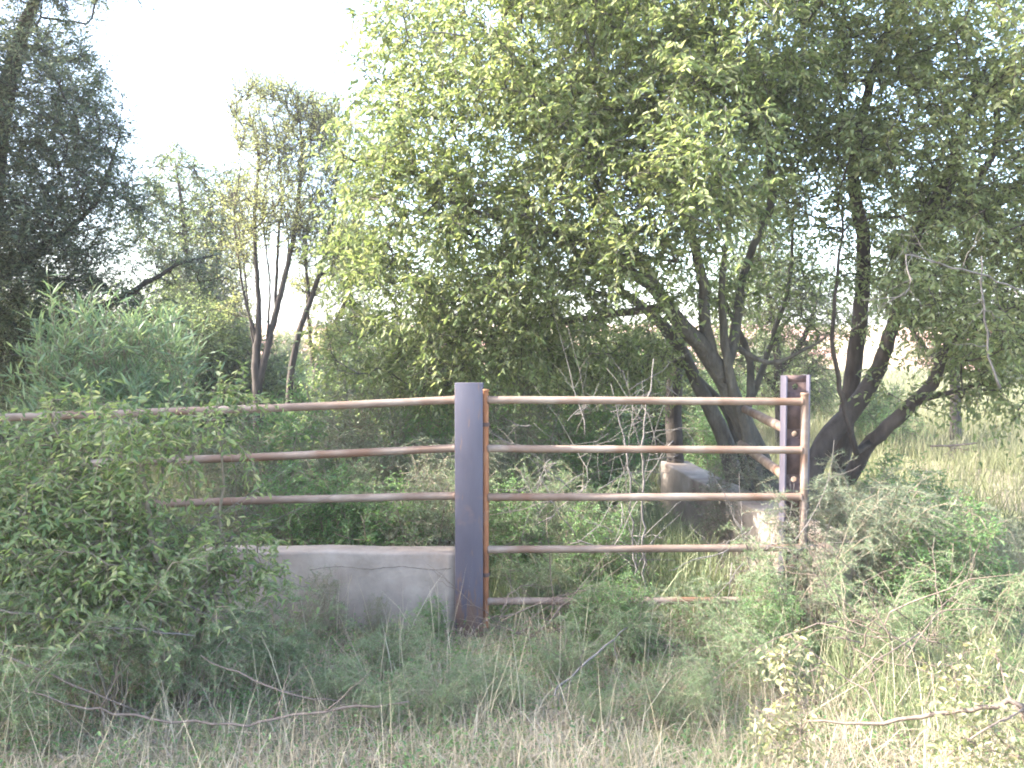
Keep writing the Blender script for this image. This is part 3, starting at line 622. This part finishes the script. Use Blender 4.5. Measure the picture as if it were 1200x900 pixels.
for (px, Y, k, sc, lab) in [(350,6.0,0,1.0,'green weed bush above the left end of the low wall'),(400,6.1,0,.95,'green weed bush behind the low wall under the lowest left rail'),
    (455,5.8,0,.9,'green weed bush behind the middle of the low wall'),(505,5.9,1,1.0,'grey green weed bush against the left side of the centre post'),
    (420,7.2,1,1.4,'taller weed bush deep in the pen behind the middle left rail'),(330,7.5,0,1.5,'tall weed bush deep in the pen at the foot of the slender trees'),
    (500,8.0,0,1.5,'tall weed bush deep in the pen behind the top left rail'),(610,7.6,1,1.4,'tall weed bush deep in the pen right of the centre post'),
    (680,8.2,0,1.5,'tall weed bush deep in the pen behind the dead twigs'),(725,8.4,0,1.1,'weed bush inside the pen beside the far end of the side wall'),
    (600,5.9,0,.85,'weed bush right behind the hinge pipe'),(700,5.7,0,.75,'weed bush right behind the lower gate rails'),
    (265,6.3,1,1.2,'grey green weed bush half hidden by the leafy bush'),(600,9.3,0,1.7,'tall weed bush near the far end of the pen'),(430,9.3,1,1.8,'tall grey weed bush beyond the left part of the pen'),
    (735,4.75,0,.5,'bright low weed in front of the gate under the pale stems'),(690,4.85,0,.42,'bright small weed at the bottom rail of the gate'),(905,4.5,0,.5,'bright low weed before the right end of the gate'),
    (505,4.9,0,.30,'small weed at the foot of the low wall beside the centre post'),(440,4.85,1,.28,'brownish weed at the foot of the low wall'),(375,4.85,1,.42,'weed leaning on the low wall left of its middle'),
    (1060,6.4,0,1.0,'weed bush between the grey green shrubs and the dark trunked tree'),(1120,4.9,0,.9,'weed bush before the sunny grass at right'),(840,9.5,0,1.2,'weed bush beyond the side wall behind the leaning trunks'),
    (870,6.9,1,.9,'grey weed bush at the foot of the leaning trunks')]:
    put(weeds, k, wx(px, Y), Y, sc, lab, GW, 'weed')

# ---------------------------------------------------------------- front bushes
t = grow('leafy_bush', at(170, 860, 4.1)*[1,1,0], [
    [(185,850,4.1,.022),(150,720,4.1,.018),(90,600,4.1,.013),(60,520,4.1,.007)],
    [(190,850,4.1,.020),(190,700,4.0,.016),(170,580,4.0,.012),(160,490,4.0,.006)],
    [(195,850,4.1,.018),(240,720,4.2,.013),(260,600,4.3,.008),(255,500,4.3,.005)],
    [(180,850,4.1,.02),(60,740,4.0,.014),(-30,650,4.0,.008),(-60,560,4.0,.005)]],
  [(100,580,4.0,100,55,.4,.8),(150,650,3.9,100,70,.45,.9),(20,610,4.0,80,75,.5,.8),(225,570,4.2,55,80,.3,.55),(170,510,4.0,90,35,.25,.8),(90,700,3.9,110,45,.35,.6),(262,660,4.2,50,60,.25,.5),(262,470,4.3,30,38,.2,.8),(-60,600,4,80,120,.5,.6),(110,468,4.1,28,20,.15,.9),(60,500,4.1,35,25,.2,.8),(298,580,4.3,26,60,.2,.7),(285,520,4.3,30,30,.2,.6),(300,660,4.25,30,40,.2,.6),(20,520,4.0,22,22,.2,.8)],
  .11, ('stem','leaf_bush'), (.042,.0155), twigs=2, lpt=10, twig_len=(.12,.34), noise=.6, wild=.65, names=('stem','foliage'), tip_r=.0022, twig_r=.0015, step=.07, limb_j=.008, hang=.3)
tag(t, 'leafy light green bush spilling over the left rails in the foreground', 'bush')
t = grow('willow_shrub', at(120, 640, 6.0)*[1,1,0], [
    [(130,680,6.0,.018),(110,560,6.0,.015),(85,460,6.0,.01),(60,370,6.0,.004)],
    [(135,680,6.0,.018),(130,560,6.0,.015),(118,450,6.0,.01),(82,350,5.9,.004)],
    [(140,680,6.0,.018),(160,560,6.1,.014),(150,450,6.1,.009),(140,370,6.1,.004)],
    [(140,680,6.0,.016),(190,560,6.2,.012),(195,470,6.2,.008),(205,400,6.2,.004)]],
  [(75,430,6.0,35,40,.3),(135,430,6.0,40,35,.3),(200,450,6.2,30,50,.3),(80,490,6.0,50,40,.35),(160,510,6.0,70,45,.4),(80,380,6.0,12,25,.1),(120,395,6.0,14,25,.1),(150,400,6,14,20,.1)],
  .16, ('stem','leaf_willow'), (.12,.012), twigs=2, lpt=12, twig_len=(.22,.45), noise=.1, kind='lance', names=('stem','foliage'), up=1.3, droop=.15, hang=-.45, tip_r=.0025, step=.08, wild=.6)
tag(t, 'narrow leaved willow like shrub rising behind the top left rail', 'shrub')
# yellow leaved branch at the lower right, close to the camera
t = grow('yellow_leaved_sapling', at(1210, 1000, 2.7)*[1,1,.2], [
    [(1235,1010,2.7,.012),(1215,900,2.7,.011),(1195,828,2.7,.010),(1150,830,2.72,.008),(1095,838,2.75,.008),(1020,847,2.8,.006),(950,845,2.85,.004)],
    [(1035,846,2.8,.0045),(1015,810,2.85,.0035),(985,790,2.9,.0025),(925,745,2.95,.0015)],
    [(1200,830,2.7,.006),(1165,850,2.6,.004),(1110,885,2.6,.003)],
    [(1190,828,2.7,.005),(1175,790,2.75,.003),(1160,745,2.8,.002)]],
  [(925,760,2.95,30,22,.10,1.0),(940,800,2.95,30,30,.10,1.0),(920,850,2.95,40,40,.12,.9),(1140,870,2.65,50,30,.15,1.3),(1110,800,2.75,50,28,.12,.5),(1180,860,2.7,40,35,.15,1),(1165,780,2.75,35,30,.1,.5)],
  .07, ('dead_brown','leaf_pale'), (.030,.014), twigs=2, lpt=4, twig_len=(.05,.12), noise=.0, names=('stem','foliage'), tip_r=.0011, twig_r=.0009, step=.045, limb_j=.003, hang=.1)
tag(t, 'pale yellow leaved sapling with a bare reddish branch in the lower right foreground', 'sapling')

# ---------------------------------------------------------------- dead wood
def stick(name, pts, rad, mat, label, cat, group=None, side=0, sl=.2, j=.006, seed=0):
    base = np.array(at(*pts[len(pts)//2])); 
    P, rr = smooth_line([at(*p) for p in pts], .08, j, [q_*.72 for q_ in rad]); b = Buf(); tubes(b, P[None], rr[None], 7)
    r2 = np.random.default_rng(seed+11)
    for i in range(side):
        k = r2.integers(2, len(P)-2); d = unit(P[k+1]-P[k]); s = unit(r2.normal(0, 1, 3)*np.array([1, .5, 1])); D = unit(d*.7+s)
        L = sl*r2.uniform(.4, 1.2); n = 6; t_ = np.linspace(0, 1, n)[:, None]
        Q = P[k]+D*L*t_+s*L*.15*t_**2+np.vstack([np.zeros(3), r2.normal(0, .006, (n-1, 3))]); tubes(b, Q[None], np.linspace(rr[k]*.6, .0012, n)[None], 4)
        if r2.random() < .6:
            D2 = unit(D+r2.normal(0, .7, 3)); Q2 = Q[3]+D2*L*.5*t_; tubes(b, Q2[None], np.linspace(rr[k]*.4, .0009, n)[None], 3)
    o = b.build(name, M[mat], origin=base, smooth=True); o.location = base
    tag(o, label, cat, group); return o
GD = 'dead branches lying in the foreground'
stick('fallen_branch', [(-20,712,3.6),(50,722,3.6),(110,732,3.65),(170,739,3.7),(229,745,3.75)], [.008,.0075,.007,.006,.005], 'dead', 'straight grey dead branch sticking out below the leafy bush at left', 'branch', GD, 4, .12, .003, 1)
stick('fallen_branch', [(-30,758,3.4),(40,782,3.45),(110,812,3.5),(160,833,3.55)], [.008,.0075,.006,.004], 'dead_brown', 'brown dead branch slanting down from the left edge', 'branch', GD, 3, .12, .003, 2)
stick('fallen_branch', [(30,810,3.35),(100,828,3.4),(180,842,3.45),(270,848,3.5),(340,838,3.55),(420,828,3.6),(480,822,3.65)], [.004,.006,.007,.007,.008,.008,.005], 'dead_brown', 'long dead branch lying across the grass at lower left', 'branch', GD, 7, .2, .006, 3)
stick('fallen_branch', [(235,768,3.7),(280,790,3.7),(330,812,3.7),(400,822,3.75)], [.004,.0055,.006,.004], 'dead_brown', 'thin brown dead branch left of the grass clump, over the long grey one', 'branch', GD, 5, .15, .006, 4)
stick('fallen_branch', [(205,700,3.9),(240,718,3.9),(295,755,3.9)], [.004,.004,.003], 'dead', 'short pale stick slanting down right of the leafy bush', 'branch', GD, 2, .1, .003, 5)
stick('fallen_branch', [(735,735,4.4),(700,765,4.2),(660,800,4.0),(650,815,3.9)], [.004,.007,.008,.006], 'dead', 'grey dead stick lying in the grass in front of the gate', 'branch', GD, 6, .22, .006, 6)
stick('fallen_branch', [(1150,714,4.0),(1110,715,4.0),(1095,722,4.0),(1075,750,3.95),(1055,780,3.9)], [.003,.004,.005,.005,.004], 'dead_brown', 'bent tan dead stalk arching over the feathery plants at right', 'branch', GD, 2, .12, .002, 7)
rl = np.random.default_rng(21)
for i in range(9):
    px = rl.uniform(350, 1100); py = rl.uniform(760, 860); Yg = 1700/(py-410)*.98; w_ = rl.uniform(30, 90)*(1 if rl.random() < .5 else -1); dy_ = rl.uniform(-18, 18)
    side_ = 'left' if px < 600 else 'right'
    o = stick('fallen_twig', [(px-w_, py+dy_, Yg), (px-w_*.3, py+rl.uniform(-5, 5), Yg), (px+w_, py-dy_, Yg)], [.005, .0045, .003], 'dead_brown', 'thin brown dead twig lost among the foreground grass', 'twig', 'thin dead twigs among the foreground grass', 3, .14, .006, 30+i)
stick('dead_sapling', [(757,700,5.35),(754,620,5.35),(752,540,5.3),(757,470,5.3),(766,420,5.3)], [.009,.009,.009,.007,.004], 'dead', 'taller pale dead stem standing behind the gate', 'dead sapling', 'pale dead stems behind the gate', 10, .35, .008, 8)
stick('dead_sapling', [(748,700,5.45),(742,640,5.45),(738,560,5.4),(728,500,5.4),(716,450,5.35)], [.008,.008,.0075,.006,.003], 'dead', 'pale dead stem leaning left behind the gate', 'dead sapling', 'pale dead stems behind the gate', 8, .35, .008, 9)
def tangle(name, px0, py0, px1, py1, Y, n, mat, label, seed):
    r2 = np.random.default_rng(seed); c = at((px0+px1)/2, py1, Y); b = Buf()
    for i in range(n):
        a = at(r2.uniform(px0, px1), r2.uniform(py0, py1), Y+r2.uniform(-.25, .25)); L = r2.uniform(.2, .7)
        D = unit(np.array([r2.normal(0, 1), r2.normal(0, .5), r2.normal(0, .8)])); m = 8; t_ = np.linspace(0, 1, m)[:, None]
        bend = r2.normal(0, .35, 3)*L; P = a+D*L*t_+bend*t_**2+r2.normal(0, .006, (m, 3)); tubes(b, P[None], np.linspace(r2.uniform(.002, .0045), .001, m)[None], 4)
        for s in range(3):
            k = r2.integers(1, m-2); D2 = unit(D+r2.normal(0, .8, 3)); L2 = L*.4; Q = P[k]+D2*L2*t_+r2.normal(0, .004, (m, 3)); tubes(b, Q[None], np.linspace(.002, .0008, m)[None], 3)
    o = b.build(name, M[mat], origin=c, smooth=True); o.location = c; tag(o, label, 'dead brush'); return o
tangle('dead_brush', 620, 480, 730, 640, 5.6, 34, 'dead', 'tangle of grey dead twigs behind the left half of the gate', 1)
tangle('dead_brush', 730, 430, 800, 520, 5.9, 14, 'dead', 'thin pale twigs hanging before the dark wooden post', 2)
tangle('dead_brush', 580, 715, 660, 745, 4.85, 22, 'dead_brown', 'heap of brown dry twigs at the foot of the hinge pipe', 3)
tangle('dead_brush', 850, 620, 930, 690, 5.0, 22, 'dead', 'pale dry twigs hanging over the right end of the lower gate rails', 4)
tangle('dead_brush', 960, 720, 1120, 790, 3.9, 22, 'dead_brown', 'dry broken stalks in the grass above the yellow leaved sapling', 5)
tangle('dead_brush', 60, 600, 280, 720, 4.3, 26, 'dead', 'dead grey twigs inside the leafy bush', 6)
stick('dead_branch', [(1210,345,5.6),(1150,322,5.5),(1095,308,5.4),(1060,300,5.35),(1066,330,5.3),(1060,345,5.3),(1010,352,5.3)], [.009,.009,.008,.007,.006,.005,.003], 'dead', 'pale grey bare branch hanging in front of the right tree', 'branch', None, 12, .3, .006, 10)
stick('dead_branch', [(1150,300,5.6),(1152,360,5.6),(1162,430,5.6),(1172,455,5.6)], [.006,.009,.010,.014], 'dead', 'pale vertical bare twig near the right edge beneath the right tree crown', 'branch', None, 5, .2, .006, 12)
stick('dead_branch', [(1090,523,6.0),(1120,522,6.0),(1145,519,6.0)], [.010,.010,.007], 'dead_brown', 'short forked dark branch above the sunny grass', 'branch', None, 5, .2, .003, 13)
stick('dead_branch', [(545,42,5.2),(520,38,5.2),(500,38,5.2),(480,45,5.2),(465,55,5.2)], [.007,.006,.005,.004,.002], 'bark', 'bare twig tip standing out against the sky at top', 'branch', None, 4, .3, .004, 14)

# ---------------------------------------------------------------- grass
def blades(n, xr, yr, h, wdt, bend, mat, name, label, cat='grass', seed=0, clump=0.0, dens=None, kind='stuff', straight=.3):
    r2 = np.random.default_rng(seed); x = r2.uniform(*xr, n); y = r2.uniform(*yr, n)
    if clump:
        nc = int(n/45)+1; cx = r2.uniform(*xr, nc); cy2 = r2.uniform(*yr, nc); k = r2.integers(0, nc, n); u = r2.random(n) < clump
        s = r2.uniform(.03, .09, nc)[k]; x = np.where(u, cx[k]+r2.normal(0, 1, n)*s, x); y = np.where(u, cy2[k]+r2.normal(0, 1, n)*s, y)
        hk = r2.uniform(.6, 1.3, nc)[k]
    else: hk = np.ones(n)
    if dens is not None:
        keep = r2.random(n) < dens(x, y); x, y, hk = x[keep], y[keep], hk[keep]
    m = len(x); H = r2.uniform(*h, m)*hk; a = r2.uniform(0, 2*math.pi, m); B = H*np.abs(r2.normal(0, 1, m))*bend; lean = r2.normal(0, .18, (m, 2))*H[:, None]
    d = np.stack([np.cos(a), np.sin(a)], -1); sd = np.stack([-d[:, 1], d[:, 0]], -1)
    ph = r2.uniform(0, math.pi, m); sd = np.stack([np.cos(ph), np.sin(ph)], -1)
    ts = [0, .35, .7, 1.0]; ws = [1, .9, .6, 0]; V = []
    for t, w_ in zip(ts, ws):
        P = np.stack([x+d[:, 0]*B*t*t+lean[:, 0]*t, y+d[:, 1]*B*t*t+lean[:, 1]*t, height(x, y)-.01+H*t-np.minimum(B*.55, H*.75)*t**2.5], -1)
        W = (wdt*r2.uniform(.7, 1.3, m))[:, None] if t == 0 else W
        if w_ > 0:
            off = np.concatenate([sd*W*w_*.5, np.zeros((m, 1))], 1); V += [P-off, P+off]
        else: V.append(P)
    V = np.stack(V, 1); off = (np.arange(m)*7)[:, None]
    fl = np.array([0,1,3,2, 2,3,5,4, 4,5,6]); cn = np.array([4,4,3])
    o = mesh_from(name, V.reshape(-1, 3), (off+fl[None]).ravel(), np.tile(cn, m), M[mat]); tag(o, label, cat, kind=kind); return o
front = lambda x, y: np.clip(1.3-(y-2.6)/1.5, .10, 1)*np.clip(1.0+(.0-np.abs(x-.2))*.12, .4, 1)
blades(52000, (-3.0, 3.2), (2.6, 5.3), (.07,.27), .0030, 1.1, 'straw', 'dry_grass', 'pale dry grass blades in the foreground', seed=1, clump=.65, dens=front)
blades(22000, (-3.2, 3.6), (2.6, 5.8), (.06,.22), .0034, .9, 'grass', 'green_grass', 'green grass blades around the gate', seed=2, clump=.6)
blades(60000, (-3.2, 3.4), (2.6, 5.6), (.03,.11), .0032, 2.2, 'straw', 'grass_litter', 'flattened dry straw and litter on the ground', seed=3)
blades(500, (-2.2, 2.6), (3.0, 5.0), (.35,.62), .0028, .35, 'straw', 'tall_grass_stalks', 'tall single dry stalks in the foreground', seed=4)
blades(2600, (1.6, 2.7), (3.5, 4.6), (.18,.42), .004, .6, 'grass', 'right_grass_tufts', 'tufts of longer grass at the right', seed=9, clump=.8)
blades(26000, (-2.6, 1.5), (5.3, 10), (.12,.42), .006, .5, 'grass', 'pen_grass', 'grass growing inside the cattle pen', seed=5, clump=.5)
rf = lambda x, y: ((x > .27*y) | (x < -.35*y) | (y > 9.5))*1.0
blades(90000, (-9, 14), (5.5, 22), (.25,.6), .009, .45, 'grass_far', 'tall_field_grass', 'sunlit yellow green grass beyond the trees', seed=6, clump=.4, dens=rf)
blades(50000, (-28, 36), (20, 60), (.35,.7), .035, .4, 'grass_far', 'far_field_grass', 'pale grassland in the distance', seed=7)

# thin scattering volume added to imitate the milky veil of lens flare
hb = Buf(); box(hb, -620, 620, -70, 1250, -1.5, 14)
hz_ = bpy.data.materials.new('lens_veil'); hz_.use_nodes = True; ht = hz_.node_tree; ht.nodes.clear()
ho = ht.nodes.new('ShaderNodeOutputMaterial'); hv = ht.nodes.new('ShaderNodeVolumePrincipled'); hv.inputs['Density'].default_value = .0012; hv.inputs['Color'].default_value = (.95,.93,1,1)
ht.links.new(hv.outputs[0], ho.inputs['Volume']); tag(hb.build('lens_veil', hz_), kind='stuff')

# low leafy ground cover
def cover(n, xr, yr, mat, name, label, seed, L=(.012,.028)):
    r2 = np.random.default_rng(seed); nc = n//40; cx = r2.uniform(*xr, nc); cyy = r2.uniform(*yr, nc); k = r2.integers(0, nc, n); s = r2.uniform(.04, .12, nc)[k]
    x = cx[k]+r2.normal(0, 1, n)*s; y = cyy[k]+r2.normal(0, 1, n)*s; z = height(x, y)+np.abs(r2.normal(0, .03 if mat == 'litter' else .06, n))+.005
    b = Buf(); l = r2.uniform(*L, n); leaves(b, np.stack([x, y, z], -1), r2.normal(0, 1, (n, 3))*[1, 1, .5], np.array([0, 0, 1.])+r2.normal(0, .5, (n, 3)), l, l*.45, 'leaf')
    o = b.build(name, M[mat]); tag(o, label, 'ground cover', kind='stuff')
cover(40000, (-3, 3.4), (3.0, 5.4), 'leaf_weed', 'ground_cover', 'small green leaves covering the ground before the gate', 1)
M['litter'] = leaf_mat('litter', [(.10,.075,.055),(.18,.135,.10),(.26,.21,.155),(.13,.11,.09)], .15, .8, boost=1)
cover(14000, (-3, 3.4), (2.7, 5.3), 'litter', 'leaf_litter', 'brown fallen leaves and bits on the ground', 5, (.012,.035))
cover(24000, (-2.6, 1.5), (5.2, 9), 'leaf_weed', 'pen_ground_cover', 'small green leaves covering the ground inside the pen', 2, (.02,.045))
